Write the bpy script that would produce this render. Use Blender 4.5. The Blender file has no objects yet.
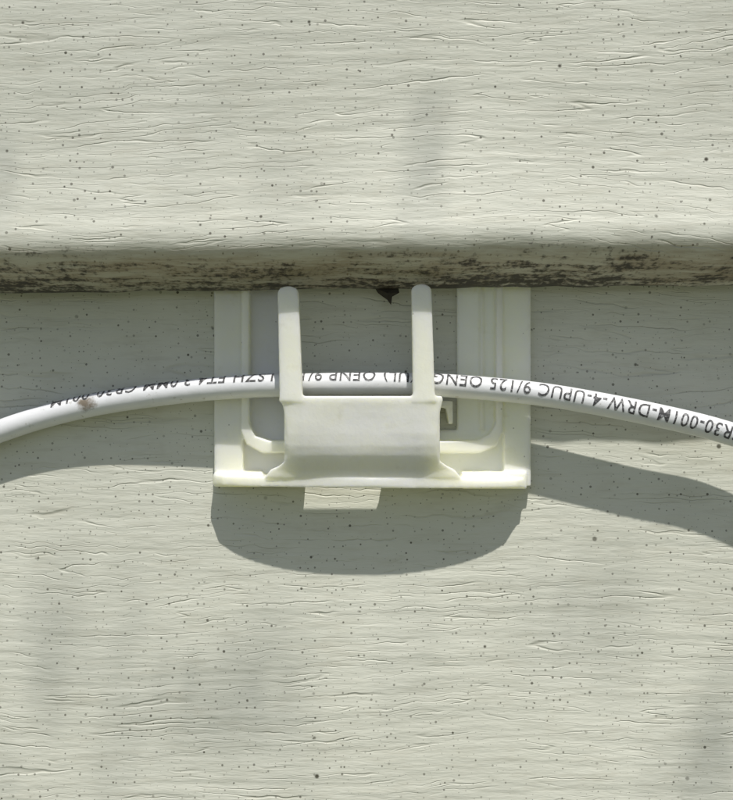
import bpy, bmesh, math, random
from mathutils import Vector, Matrix, noise
random.seed(7)
scene=bpy.context.scene
scene.unit_settings.system='METRIC'
scene.unit_settings.scale_length=0.0135   # 1 unit = 13.5 mm
scene.view_settings.view_transform='Standard'
scene.view_settings.look='None'
scene.view_settings.exposure=0
CD=11.0
SL=0.06
def ywall(z): return -SL*(1.2-z)
def P(u,v,d=0.0):
    zx=(400-v)/100; xx=(u-366.5)/100
    z=zx
    for i in range(6):
        y=ywall(z)-d
        z=zx*(CD+y)/CD
    return Vector((xx*(CD+y)/CD,y,z))
# ---------------- helpers
def link(o,parent=None):
    scene.collection.objects.link(o)
    if parent: o.parent=parent
    return o
def mesh_obj(name,verts,faces,mat=None,parent=None,smooth=False):
    me=bpy.data.meshes.new(name); me.from_pydata([tuple(v) for v in verts],[],faces); me.update()
    if mat: me.materials.append(mat)
    if smooth:
        for p in me.polygons: p.use_smooth=True
    return link(bpy.data.objects.new(name,me),parent)
class NT:
    def __init__(s,name):
        s.m=bpy.data.materials.new(name); s.m.use_nodes=True
        s.t=s.m.node_tree; s.n=s.t.nodes; s.l=s.t.links
        s.b=s.n['Principled BSDF']
    def node(s,typ,**k):
        n=s.n.new(typ)
        for a,b in k.items(): setattr(n,a,b)
        return n
    def set(s,sock,val):
        if isinstance(val,bpy.types.NodeSocket): s.l.new(val,sock)
        else: sock.default_value=val
    def math(s,op,a,b=None,c=None,clamp=False):
        n=s.node('ShaderNodeMath',operation=op); n.use_clamp=clamp
        s.set(n.inputs[0],a)
        if b is not None: s.set(n.inputs[1],b)
        if c is not None: s.set(n.inputs[2],c)
        return n.outputs[0]
    def ss(s,v,a,b,lo=0.0,hi=1.0):
        n=s.node('ShaderNodeMapRange',interpolation_type='SMOOTHSTEP')
        s.set(n.inputs[0],v); n.inputs[1].default_value=a; n.inputs[2].default_value=b
        n.inputs[3].default_value=lo; n.inputs[4].default_value=hi
        return n.outputs[0]
    def mix(s,f,a,b):
        n=s.node('ShaderNodeMix',data_type='RGBA')
        s.set(n.inputs[0],f); s.set(n.inputs[6],a); s.set(n.inputs[7],b)
        return n.outputs[2]
    def vec(s,x,y,z):
        n=s.node('ShaderNodeCombineXYZ'); s.set(n.inputs[0],x); s.set(n.inputs[1],y); s.set(n.inputs[2],z); return n.outputs[0]
    def noise(s,vec,scale,detail=2,rough=.5,dist=0,dim='3D'):
        n=s.node('ShaderNodeTexNoise'); n.noise_dimensions=dim; s.set(n.inputs['Vector'],vec)
        n.inputs['Scale'].default_value=scale; n.inputs['Detail'].default_value=detail
        n.inputs['Roughness'].default_value=rough; n.inputs['Distortion'].default_value=dist
        return n.outputs[0]
    def n2(s,x,sx,z,sz,off=0,detail=1,rough=.5):
        return s.noise(s.vec(s.math('MULTIPLY_ADD',x,sx,off),s.math('MULTIPLY_ADD',z,sz,off*.7),0.0),1.0,detail,rough,0,'2D')
    def vor(s,vec,scale,rnd=1.0):
        n=s.node('ShaderNodeTexVoronoi'); s.set(n.inputs['Vector'],vec); n.inputs['Scale'].default_value=scale
        n.inputs['Randomness'].default_value=rnd
        return n.outputs['Distance'],n.outputs['Color']
    def bump(s,h,dist,strength=1.0,normal=None):
        n=s.node('ShaderNodeBump'); s.set(n.inputs['Height'],h); n.inputs['Distance'].default_value=dist
        n.inputs['Strength'].default_value=strength
        if normal: s.l.new(normal,n.inputs['Normal'])
        return n.outputs[0]
    def xyz(s):
        tc=s.node('ShaderNodeTexCoord'); sp=s.node('ShaderNodeSeparateXYZ'); s.l.new(tc.outputs['Object'],sp.inputs[0])
        return tc.outputs['Object'],sp.outputs[0],sp.outputs[1],sp.outputs[2]

# ---------------- siding material
def siding_mat():
    N=NT('embossed_vinyl'); o,x,y,z=N.xyz()
    w=N.n2(x,.22,z,.35,3.0,1)
    w2=N.n2(x,3.4,z,2.4,8.0,2)
    zz=N.math('MULTIPLY_ADD',w,.7,z); zz=N.math('MULTIPLY_ADD',w2,.075,zz)
    n1=N.n2(x,.13,zz,2.2,0.0,2)
    c1=N.math('PINGPONG',N.math('MULTIPLY',n1,9.0),.5)
    m1=N.n2(x,.75,z,4.2,5.0,2,.6)
    l1=N.math('MULTIPLY',N.ss(c1,0.0,.075,1,0),N.ss(m1,.48,.70))
    n2=N.n2(x,.26,zz,5.2,9.0,2)
    c2=N.math('PINGPONG',N.math('MULTIPLY',n2,7.5),.5)
    l2=N.math('MULTIPLY',N.ss(c2,0.0,.11,1,0),N.ss(m1,.50,.30))
    fine=N.n2(x,2.6,z,16.0,2.0,3,.65)
    h=N.math('MULTIPLY',l1,-.66)
    h=N.math('MULTIPLY_ADD',l2,-.52,h)
    h=N.math('MULTIPLY_ADD',n2,1.2,h)
    h=N.math('MULTIPLY_ADD',fine,.62,h)
    nb=N.bump(h,.0130,.75)
    N.l.new(nb,N.b.inputs['Normal'])
    # colour
    big=N.n2(x,.6,z,.6,1.0,2)
    col=N.mix(N.ss(big,.3,.7),(.645,.65,.575,1),(.69,.695,.62,1))
    mott=N.n2(x,2.0,z,5.0,4.0,3,.7)
    col=N.mix(N.ss(mott,.5,.75,0,.26),col,(.53,.515,.43,1))
    streak=N.n2(x,1.2,z,13.0,7.0,3,.7)
    col=N.mix(N.ss(streak,.52,.72,0,.20),col,(.45,.435,.35,1))
    col=N.mix(N.math('MULTIPLY',N.math('ADD',l1,l2,clamp=True),.16),col,(.30,.28,.21,1))
    dens=N.n2(x,.8,z,.8,12.0,2,.6)
    for sc,r,th,dark in ((6.5,.050,.35,.9),(14,.095,.42,.8),(2.2,.026,.68,1.0)):
        dv=N.node('ShaderNodeTexVoronoi'); dv.voronoi_dimensions='2D'
        N.l.new(N.vec(x,z,0.0),dv.inputs['Vector']); dv.inputs['Scale'].default_value=sc
        cs=N.node('ShaderNodeSeparateColor'); N.l.new(dv.outputs['Color'],cs.inputs[0])
        rr=N.math('MULTIPLY_ADD',N.math('POWER',cs.outputs[1],3.0),r*1.3,r*.42)
        s1=N.math('SUBTRACT',dv.outputs['Distance'],rr)
        s1=N.ss(s1,-.015,.025,1,0)
        s1=N.math('MULTIPLY',s1,N.math('GREATER_THAN',N.math('MULTIPLY_ADD',dens,.9,N.math('SUBTRACT',cs.outputs[0],.45)),th))
        s1=N.math('MULTIPLY',s1,N.math('MULTIPLY_ADD',cs.outputs[2],dark*.7,dark*.3))
        col=N.mix(s1,col,(.06,.055,.035,1))
    # dirt / algae gathered on the turned-under butt edge of each course (stored per vertex)
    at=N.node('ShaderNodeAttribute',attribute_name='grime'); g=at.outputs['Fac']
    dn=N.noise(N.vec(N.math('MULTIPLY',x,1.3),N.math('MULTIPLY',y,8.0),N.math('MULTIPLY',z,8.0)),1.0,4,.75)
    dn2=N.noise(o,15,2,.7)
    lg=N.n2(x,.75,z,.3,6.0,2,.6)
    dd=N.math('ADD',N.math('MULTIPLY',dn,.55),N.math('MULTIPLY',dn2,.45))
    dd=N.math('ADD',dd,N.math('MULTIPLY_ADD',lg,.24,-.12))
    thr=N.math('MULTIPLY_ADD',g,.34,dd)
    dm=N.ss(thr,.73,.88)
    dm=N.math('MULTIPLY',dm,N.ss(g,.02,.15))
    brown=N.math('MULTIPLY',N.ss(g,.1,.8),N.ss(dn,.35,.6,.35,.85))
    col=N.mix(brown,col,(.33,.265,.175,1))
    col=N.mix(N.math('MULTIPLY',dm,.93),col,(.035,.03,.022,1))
    N.l.new(col,N.b.inputs['Base Color'])
    N.b.inputs['Roughness'].default_value=.5
    N.b.inputs['Specular IOR Level'].default_value=.35
    return N.m
SID=siding_mat()

# ---------------- siding wall: interlocking courses
wall=bpy.data.objects.new('vinyl_siding_wall',None); link(wall)
PITCH=15.0
def course(idx,z0):
    prof=[]
    ztop=PITCH+1.6
    n=14
    for i in range(n+1):
        t=i/n; z=ztop+(1.72-ztop)*t
        y=-SL*(PITCH+1.2-z)
        prof.append((y,z,0))
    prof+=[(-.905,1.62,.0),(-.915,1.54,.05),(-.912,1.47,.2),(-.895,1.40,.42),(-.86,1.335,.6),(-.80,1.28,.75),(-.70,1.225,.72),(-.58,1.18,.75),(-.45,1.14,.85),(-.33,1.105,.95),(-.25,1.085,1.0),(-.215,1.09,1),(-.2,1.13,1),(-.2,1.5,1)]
    xs=[]
    x=-70
    while x<=70:
        xs.append(x); x+= .08 if abs(x)<6 else 2.0
    verts=[];gr=[];faces=[]
    m=len(prof)
    for x in xs:
        for j,(y,z,g) in enumerate(prof):
            wob=0
            if z<1.72:
                wob=.022*noise.noise(Vector((x*.8,idx*7,z)))+.018*noise.noise(Vector((x*3,idx*7,z)))
            zz=z+z0+wob+.012*x
            verts.append((x,y+wob*.5,zz)); gr.append(g)
    for i in range(len(xs)-1):
        for j in range(m-1):
            a=i*m+j
            faces.append((a,a+1,a+m+1,a+m))
    o=mesh_obj('siding_course_%d'%idx,verts,faces,SID,wall,True)
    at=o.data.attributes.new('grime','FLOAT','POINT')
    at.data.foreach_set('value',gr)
    return o
for i in range(-7,6): course(i,i*PITCH)

# ---------------- plastic clip
def plastic():
    N=NT('milky_nylon'); o,x,y,z=N.xyz()
    n=N.noise(o,1.6,2,.6)
    col=N.mix(N.ss(n,.35,.7),(.955,.95,.80,1),(.93,.92,.74,1))
    vd,vc=N.vor(o,9)
    cs=N.node('ShaderNodeSeparateColor'); N.l.new(vc,cs.inputs[0])
    sp=N.math('MULTIPLY',N.ss(vd,.04,.09,1,0),N.math('GREATER_THAN',cs.outputs[0],.8))
    col=N.mix(N.math('MULTIPLY',sp,.5),col,(.2,.17,.11,1))
    # a little dust towards the lower corners
    du=N.noise(o,5,3,.7)
    col=N.mix(N.ss(du,.58,.78,0,.22),col,(.60,.55,.40,1))
    N.l.new(col,N.b.inputs['Base Color'])
    N.b.inputs['Roughness'].default_value=.32
    N.b.inputs['Subsurface Weight'].default_value=.75
    N.b.inputs['Subsurface Radius'].default_value=(.26,.25,.15)
    N.b.inputs['Subsurface Scale'].default_value=1.0
    N.l.new(N.bump(N.noise(o,7,3,.6),.012,.55),N.b.inputs['Normal'])
    return N.m
PL=plastic()
clip=bpy.data.objects.new('plastic_cable_clip',None); link(clip)
V=[];F=[]
def add(vs,fs):
    b=len(V); V.extend(vs); F.extend([tuple(i+b for i in f) for f in fs])
def prism(poly,d0,d1):
    n=len(poly)
    fr=[P(u,v,d1) for u,v in poly]
    bk=[Vector((p.x,ywall(p.z)-d0,p.z)) for p in fr]
    fs=[tuple(range(n)),tuple(reversed(range(n,2*n)))]
    for i in range(n):
        j=(i+1)%n; fs.append((i,i+n,j+n,j))
    add(fr+bk,fs)
def rect(u0,v0,u1,v1,d0,d1): prism([(u0,v0),(u1,v0),(u1,v1),(u0,v1)],d0,d1)
# left L-shaped arm (base web, outer raised border, inner rib)
rect(214,215,286,486,.0,.055)
rect(214,215,243,486,.0,.12)
prism([(241,215),(249,215),(249,424),(255,436),(270,441),(292,441),(292,453),(262,453),(246,444),(241,432)],.0,.20)
# right arm
rect(457,215,530,486,.0,.055)
rect(504,215,531,486,.0,.12)
rect(480,215,484,430,.0,.09)
prism([(496,215),(503,215),(503,432),(496,446),(480,453),(436,453),(436,441),(478,441),(490,434),(496,424)],.0,.19)
prism([(440,401),(453,401),(453,424),(449,424),(446,408),(440,408)],.0,.22)
rect(434,430,500,486,.0,.06)
rect(284,440,300,486,.0,.055)
# lower shelf: bowed in plan, notched at the back
zt,zb=-.745,-.835
plan=[]
x0,x1=-1.495,1.545
plan.append((x0,0.0)); 
K=28
for i in range(K+1):
    t=i/K; x=x0+(x1-x0)*t
    a=(x-(x0+x1)/2)/((x1-x0)/2)
    dd=.20+.25*math.sqrt(max(0,1-a*a))
    if i in(0,K): dd=.18
    plan.append((x,dd))
plan.append((x1,0.0))
plan+=[(.16,0.0),(.15,.13),(.08,.24),(-.58,.24),(-.60,0.0)]
n=len(plan)
top=[Vector((x,ywall(zt)-d,zt-.012*(x))) for x,d in plan]; bot=[Vector((x,ywall(zb)-d,zb-.008*x)) for x,d in plan]
fs=[tuple(range(n)),tuple(reversed(range(n,2*n)))]
for i in range(n):
    j=(i+1)%n; fs.append((i,i+n,j+n,j))
add(top+bot,fs)
rect(214,472,262,487,.0,.19)
rect(462,472,527,489,.0,.19)
# saddle front wall
rows=[(396,281,442,.62),(400,281,443,.62),(408,283,441,.615),(420,286,438,.61),(434,287,437,.60),(446,287,437,.58),(455,287,438,.55),(461,285,440,.52),(466,279,447,.485),(470,270,455,.455),(478,265,461,.435)]
TH=.075
fr=[];bk=[]
C=9
for v,u0,u1,d in rows:
    for c in range(C+1):
        u=u0+(u1-u0)*c/C
        e=1-abs(2*c/C-1)
        dd=d-(.02 if c in(0,C) else 0)-(.02*math.sin(math.pi*min(1,(v-396)/60))*e if v<456 else 0)
        p=P(u,v,dd); fr.append(p)
        bk.append(Vector((p.x,p.y+TH,p.z)))
R=len(rows);W=C+1
fs=[]
off=len(fr)
for r in range(R-1):
    for c in range(C):
        a=r*W+c
        fs.append((a,a+1,a+W+1,a+W)); fs.append((off+a,off+a+W,off+a+W+1,off+a+1))
for c in range(C):
    fs.append((c,c+off,c+1+off,c+1)); a=(R-1)*W+c; fs.append((a,a+1,a+1+off,a+off))
for r in range(R-1):
    a=r*W; fs.append((a,a+W,a+W+off,a+off)); a=r*W+C; fs.append((a,a+off,a+W+off,a+W))
add(fr+bk,fs)
def cheek(u0,u1):
    a=[P(u0,402,.60),P(u0,444,.55),P(u0,480,.42)]
    b=[P(u1,402,.60),P(u1,444,.55),P(u1,480,.42)]
    ab=[Vector((p.x,ywall(p.z)-.02,p.z)) for p in (a[0],a[2])]
    bb=[Vector((p.x,ywall(p.z)-.02,p.z)) for p in (b[0],b[2])]
    vs=a+ab+b+bb
    add(vs,[(0,1,2,4,3),(5,8,9,7,6),(0,5,6,1),(1,6,7,2),(2,7,9,4),(4,9,8,3),(3,8,5,0)])
cheek(284,297); cheek(427,440)
# prongs
def prong(uc_top,uc_bot,vt,w):
    pts=[]
    r=w/2
    for i in range(9):
        a=math.pi*i/8
        pts.append((uc_top-math.cos(a)*r,vt+r*.6-math.sin(a)*r*.6))
    pts+=[(uc_bot+r+1,396),(uc_bot+r+2,402),(uc_bot-r-2,402),(uc_bot-r-1,396)]
    prism(pts,.48,.625)
prong(288,291,286,21)
prong(421.5,424,284,20)
body=mesh_obj('clip_body',V,F,PL,clip)
bm=bmesh.new(); bm.from_mesh(body.data); 
bmesh.ops.recalc_face_normals(bm,faces=bm.faces); bm.to_mesh(body.data); bm.free()
md=body.modifiers.new('weld','REMESH'); md.mode='VOXEL'; md.voxel_size=.011; md.use_smooth_shade=True
md=body.modifiers.new('soften','SMOOTH'); md.factor=.5; md.iterations=6

# ---------------- cable
def cable_mat():
    N=NT('cable_jacket'); o,x,y,z=N.xyz()
    n=N.noise(o,4,2,.6)
    col=N.mix(N.ss(n,.4,.75,0,.5),(.80,.81,.85,1),(.71,.72,.75,1))
    g=N.noise(o,11,3,.75)
    col=N.mix(N.ss(g,.62,.74,0,.45),col,(.30,.27,.2,1))
    sc=P(84,403,.33)
    vd=N.node('ShaderNodeVectorMath',operation='DISTANCE'); N.l.new(o,vd.inputs[0]); vd.inputs[1].default_value=tuple(sc)
    dd=N.math('MULTIPLY_ADD',g,.16,vd.outputs['Value'])
    col=N.mix(N.ss(dd,.13,.21,.9,0),col,(.14,.10,.05,1))
    N.l.new(col,N.b.inputs['Base Color'])
    N.b.inputs['Roughness'].default_value=.42
    N.l.new(N.bump(N.noise(o,9,2,.6),.006,.5),N.b.inputs['Normal'])
    return N.m
CAB=cable_mat()
cable=bpy.data.objects.new('fiber_optic_cable',None); link(cable)
ctrl=[(0,431,.14),(50,415,.155),(100,403.5,.18),(160,394.5,.225),(220,388,.27),(287,385,.30),(350,384,.31),(424,384.5,.31),(480,388,.335),(540,394,.36),(600,404,.38),(660,416,.39),(733,434,.38)]
cp=[P(u,v,d) for u,v,d in ctrl]
pre=[Vector((-58,-9.5,-14)),Vector((-30,-4.5,-10.5)),Vector((-15,-1.9,-5.2)),Vector((-8,-.55,-2.1)),Vector((-5.2,-.30,-.95))]
post=[Vector((5.2,-.66,-.97)),Vector((8,-1.0,-2.15)),Vector((15,-2.0,-5.3)),Vector((30,-4.5,-10.6)),Vector((58,-9.5,-14))]
cp=pre+cp+post
def cr(p0,p1,p2,p3,t):
    def tj(ti,a,b): return ti+max(1e-4,(b-a).length)**.5
    t0=0;t1=tj(t0,p0,p1);t2=tj(t1,p1,p2);t3=tj(t2,p2,p3)
    t=t1+(t2-t1)*t
    A1=(t1-t)/(t1-t0)*p0+(t-t0)/(t1-t0)*p1
    A2=(t2-t)/(t2-t1)*p1+(t-t1)/(t2-t1)*p2
    A3=(t3-t)/(t3-t2)*p2+(t-t2)/(t3-t2)*p3
    B1=(t2-t)/(t2-t0)*A1+(t-t0)/(t2-t0)*A2
    B2=(t3-t)/(t3-t1)*A2+(t-t1)/(t3-t1)*A3
    return (t2-t)/(t2-t1)*B1+(t-t1)/(t2-t1)*B2
path=[]
for i in range(1,len(cp)-2):
    for k in range(10): path.append(cr(cp[i-1],cp[i],cp[i+1],cp[i+2],k/10))
for it in range(12):
    path=[path[0]]+[(path[i-1]+path[i]*2+path[i+1])/4 for i in range(1,len(path)-1)]+[path[-1]]
RAD=.112
def frame(i):
    a=path[max(0,i-1)];b=path[min(len(path)-1,i+1)]
    T=(b-a).normalized(); Yv=Vector((0,-1,0)); N_=T.cross(Yv)
    N_=-N_ if N_.z<0 else N_
    N_.normalize(); Fv=N_.cross(T); Fv=-Fv if Fv.y>0 else Fv
    return T,N_,Fv.normalized()
cv=[];cf=[];S=28
for i,p in enumerate(path):
    T,Nn,Fv=frame(i)
    for s in range(S):
        a=2*math.pi*s/S
        cv.append(p+RAD*(math.cos(a)*Fv+math.sin(a)*Nn))
for i in range(len(path)-1):
    for s in range(S):
        s2=(s+1)%S
        cf.append((i*S+s,i*S+s2,(i+1)*S+s2,(i+1)*S+s))
mesh_obj('jacket',cv,cf,CAB,cable,True)
arc=[0]
for i in range(1,len(path)): arc.append(arc[-1]+(path[i]-path[i-1]).length)
def at_s(s):
    lo,hi=0,len(arc)-1
    while hi-lo>1:
        m=(lo+hi)//2
        if arc[m]<=s: lo=m
        else: hi=m
    t=(s-arc[lo])/max(1e-9,arc[hi]-arc[lo])
    p=path[lo].lerp(path[hi],t)
    f0=frame(lo);f1=frame(hi)
    return p,f0[1].lerp(f1[1],t),f0[2].lerp(f1[2],t)
def s_at_x(x):
    for i in range(len(path)-1):
        if path[i].x<=x<path[i+1].x:
            return arc[i]+(arc[i+1]-arc[i])*(x-path[i].x)/(path[i+1].x-path[i].x)
INK=NT('ink'); 
o_,x_,y_,z_=INK.xyz()
INK.l.new(INK.mix(INK.ss(INK.noise(o_,38,2,.6),.48,.66,0,.6),(.05,.05,.055,1),(.42,.42,.44,1)),INK.b.inputs['Base Color'])
INK.b.inputs['Roughness'].default_value=.6
cu=bpy.data.curves.new('legend_text','FONT'); cu.body='CR30-001M-DRW-4-UPUC 9/125 OENG-F(UL) OENP 9/125 LSZH FT4 3.0MM CR30-001M'
cu.size=.205; cu.space_character=1.10; cu.offset=.0016; cu.resolution_u=3; cu.shear=.1
to=bpy.data.objects.new('legend_tmp',cu); scene.collection.objects.link(to)
bpy.context.view_layer.update()
dg=bpy.context.evaluated_depsgraph_get()
tm=bpy.data.meshes.new_from_object(to.evaluated_get(dg))
bpy.data.objects.remove(to)
bm=bmesh.new(); bm.from_mesh(tm)
for k in range(-1,10):
    yv=k*.02
    bmesh.ops.bisect_plane(bm,geom=bm.verts[:]+bm.edges[:]+bm.faces[:],plane_co=(0,yv,0),plane_no=(0,1,0))
s0=s_at_x(P(742,436,.38).x)
for v in bm.verts:
    tx,ty=v.co.x,v.co.y
    s=s0-tx*.79
    p,Nn,Fv=at_s(s)
    u=p.x
    tc=.02+max(0,min(1,(3.3-u)/3.2))*.80 if u>.1 else .82+min(.35,(.1-u)*.12)
    th=tc-(ty-.072)/RAD*.95
    v.co=p+(RAD+.0025)*(math.cos(th)*Fv+math.sin(th)*Nn)
me=bpy.data.meshes.new('printed_legend'); bm.to_mesh(me); bm.free(); me.materials.append(INK.m)
link(bpy.data.objects.new('printed_legend',me),cable)

# ---------------- bit of dead leaf caught under the lip
DB=NT('dry_leaf'); DB.b.inputs['Base Color'].default_value=(.035,.03,.022,1); DB.b.inputs['Roughness'].default_value=.8
c=P(388,296,.22)
def q(a,b,d): return c+Vector((a*.01,-d,-b*.01))
vs=[q(-13,-8,.0),q(-4,-7,.03),q(10,-9,.0),q(11,-3,.02),q(4,1,.03),q(3,9,.01),q(-1,4,.04),q(-5,1,.02),q(-10,-3,0),q(-1,-2,.07)]
fs=[(i,(i+1)%9,9) for i in range(9)]
mesh_obj('dry_leaf_fragment',vs,fs,DB.m)

# ---------------- light
k=2.30; sx=.28
sd=Vector((sx,-1,k)).normalized()
elev=math.asin(sd.z)
sun=bpy.data.lights.new('sun','SUN'); sun.energy=5.0; sun.angle=math.radians(.8); sun.color=(1,.965,.89)
so=bpy.data.objects.new('sun',sun); link(so); so.rotation_euler=sd.to_track_quat('Z','Y').to_euler(); so.location=sd*60
w=bpy.data.worlds.new('World'); scene.world=w; w.use_nodes=True
nt=w.node_tree; bg=nt.nodes['Background']; sky=nt.nodes.new('ShaderNodeTexSky'); sky.sky_type='NISHITA'; sky.sun_disc=False
sky.sun_elevation=elev; sky.sun_rotation=math.atan2(sd.x,sd.y); sky.dust_density=1.5
hs=nt.nodes.new('ShaderNodeHueSaturation'); hs.inputs['Saturation'].default_value=.75
nt.links.new(sky.outputs[0],hs.inputs['Color']); nt.links.new(hs.outputs[0],bg.inputs[0]); bg.inputs[1].default_value=.095

# ---------------- ground
G=NT('lawn'); o,x,y,z=G.xyz()
G.l.new(G.mix(G.ss(G.noise(o,.08,2,.7),.35,.65),(.075,.09,.04,1),(.14,.14,.08,1)),G.b.inputs['Base Color']); G.b.inputs['Roughness'].default_value=.9
mesh_obj('ground',[(-20000,-20000,-108),(20000,-20000,-108),(20000,20000,-108),(-20000,20000,-108)],[(0,1,2,3)],G.m)

# ---------------- unseen tree, plus loose leaves added to dapple the wall
tree=bpy.data.objects.new('tree',None); link(tree)
BK=NT('bark'); o,x,y,z=BK.xyz()
BK.l.new(BK.mix(BK.noise(o,.6,4,.7),(.09,.07,.05,1),(.22,.18,.13,1)),BK.b.inputs['Base Color']); BK.b.inputs['Roughness'].default_value=.9
LF=NT('leaf'); LF.b.inputs['Base Color'].default_value=(.08,.11,.035,1); LF.b.inputs['Roughness'].default_value=.5
def limb(pts,rad,verts,faces,seg=9):
    b=len(verts)
    for i,(p,r) in enumerate(zip(pts,rad)):
        T=(pts[min(i+1,len(pts)-1)]-pts[max(i-1,0)]).normalized()
        A=T.cross(Vector((.3,1,.1))).normalized(); B=T.cross(A)
        for s in range(seg):
            a=2*math.pi*s/seg; verts.append(p+r*(math.cos(a)*A+math.sin(a)*B))
    for i in range(len(pts)-1):
        for s in range(seg):
            s2=(s+1)%seg; faces.append((b+i*seg+s,b+i*seg+s2,b+(i+1)*seg+s2,b+(i+1)*seg+s))
tv=[];tf=[]
base=Vector((110,-120,-108))
tr=[base,base+Vector((-3,2,50)),base+Vector((-6,6,110)),base+Vector((-4,4,180)),base+Vector((-8,8,260)),base+Vector((-10,0,330))]
limb(tr,[11,8.5,7.5,6,4,1],tv,tf)
ends=[]
for i in range(16):
    t=random.uniform(.35,.95); zz=base.z+330*t
    st=Vector((base.x-6,base.y+5,zz)); a=random.uniform(0,6.28); L=random.uniform(50,95)*(1.15-.6*t)
    dv=Vector((math.cos(a),math.sin(a)*.85,.45))
    pts=[st,st+dv*L*.4+Vector((0,0,3)),st+dv*L*.75+Vector((0,0,5)),st+dv*L]
    limb(pts,[2.6,1.8,1.1,.3],tv,tf,6); ends+=pts[1:]
mesh_obj('trunk',tv,tf,BK.m,tree,True)
lv=[];lf=[]
def leaf(c,n,L,Wd):
    n=n.normalized(); a=n.orthogonal().normalized(); a.rotate(Matrix.Rotation(random.uniform(0,6.28),3,n)); b=n.cross(a)
    i=len(lv)
    lv.extend([c-a*L*.5,c-a*L*.15+b*Wd*.5,c+a*L*.2+b*Wd*.42,c+a*L*.5,c+a*L*.2-b*Wd*.42,c-a*L*.15-b*Wd*.5])
    lf.append((i,i+1,i+2,i+3,i+4,i+5))
def rnd(): return Vector((random.gauss(0,1),random.gauss(0,1),random.gauss(0,1)))
def in_beam(c):
    h=c-sd*(c.y/sd.y)
    return abs(h.x)<9 and -9<h.z<10
for i in range(6000):
    e=random.choice(ends); c=e+rnd()*13
    if in_beam(c) or c.y>-10: continue
    leaf(c,rnd(),random.uniform(4,8),random.uniform(2.5,4.5))
# small loose leaves, unseen, added to cast chosen shade patches on this wall
def far_cover(x,z):
    v=400-100*z
    if v<190: return .32
    if v<330: return .10
    if v>540: return .14
    return .10
def near_cover(x,z):
    u=366.5+100*x; v=400-100*z
    c=0.0
    def blob(a,b,r1,r2,s,sl=0):
        nonlocal c
        uu=u-a+sl*(v-b)
        dd=(uu/r1)**2+((v-b)/r2)**2
        c+= s*math.exp(-dd)
    blob(320,200,200,30,.14)
    blob(235,690,85,40,.55,.9)
    blob(130,770,90,35,.35,.9)
    blob(700,745,55,60,.62,.6)
    blob(40,650,80,40,.40,.6)
    blob(560,620,60,30,.38,.8)
    return max(0,min(.85,c))
cnt=0
A=22*22*abs(sd.y)
def shade_spray(fn,t0,t1,L0,L1,tries):
    global cnt
    amean=((L0+L1)/2)**2*.5*.66*.7
    g=int(math.sqrt(tries)); s=22.0/g
    for i in range(g*g):
        x=-11+(i%g+random.random())*s; z=-11+(i//g+random.random())*s
        need=-math.log(1-fn(x,z))*A/amean/(g*g)
        if random.random()>need: continue
        t=random.uniform(t0,t1)
        L=random.uniform(L0,L1)
        c=Vector((x,ywall(z) if z<1.3 else -.85,z))+sd*t
        leaf(c,sd+rnd()*.5,L,L*.5); cnt+=1
shade_spray(far_cover,180,300,.32,.5,9000)
shade_spray(near_cover,30,52,.20,.34,17000)
mesh_obj('foliage_and_shade_leaves',lv,lf,LF.m,tree)
print('dapple leaves',cnt)

# ---------------- camera
cam=bpy.data.cameras.new('camera'); cam.sensor_fit='VERTICAL'; cam.sensor_height=24; cam.lens=12/(4.0/CD)
cam.clip_end=60000; cam.clip_start=.05
co=bpy.data.objects.new('camera',cam); link(co); co.location=(0,-CD,0); co.rotation_euler=(math.radians(90),0,0)
scene.camera=co
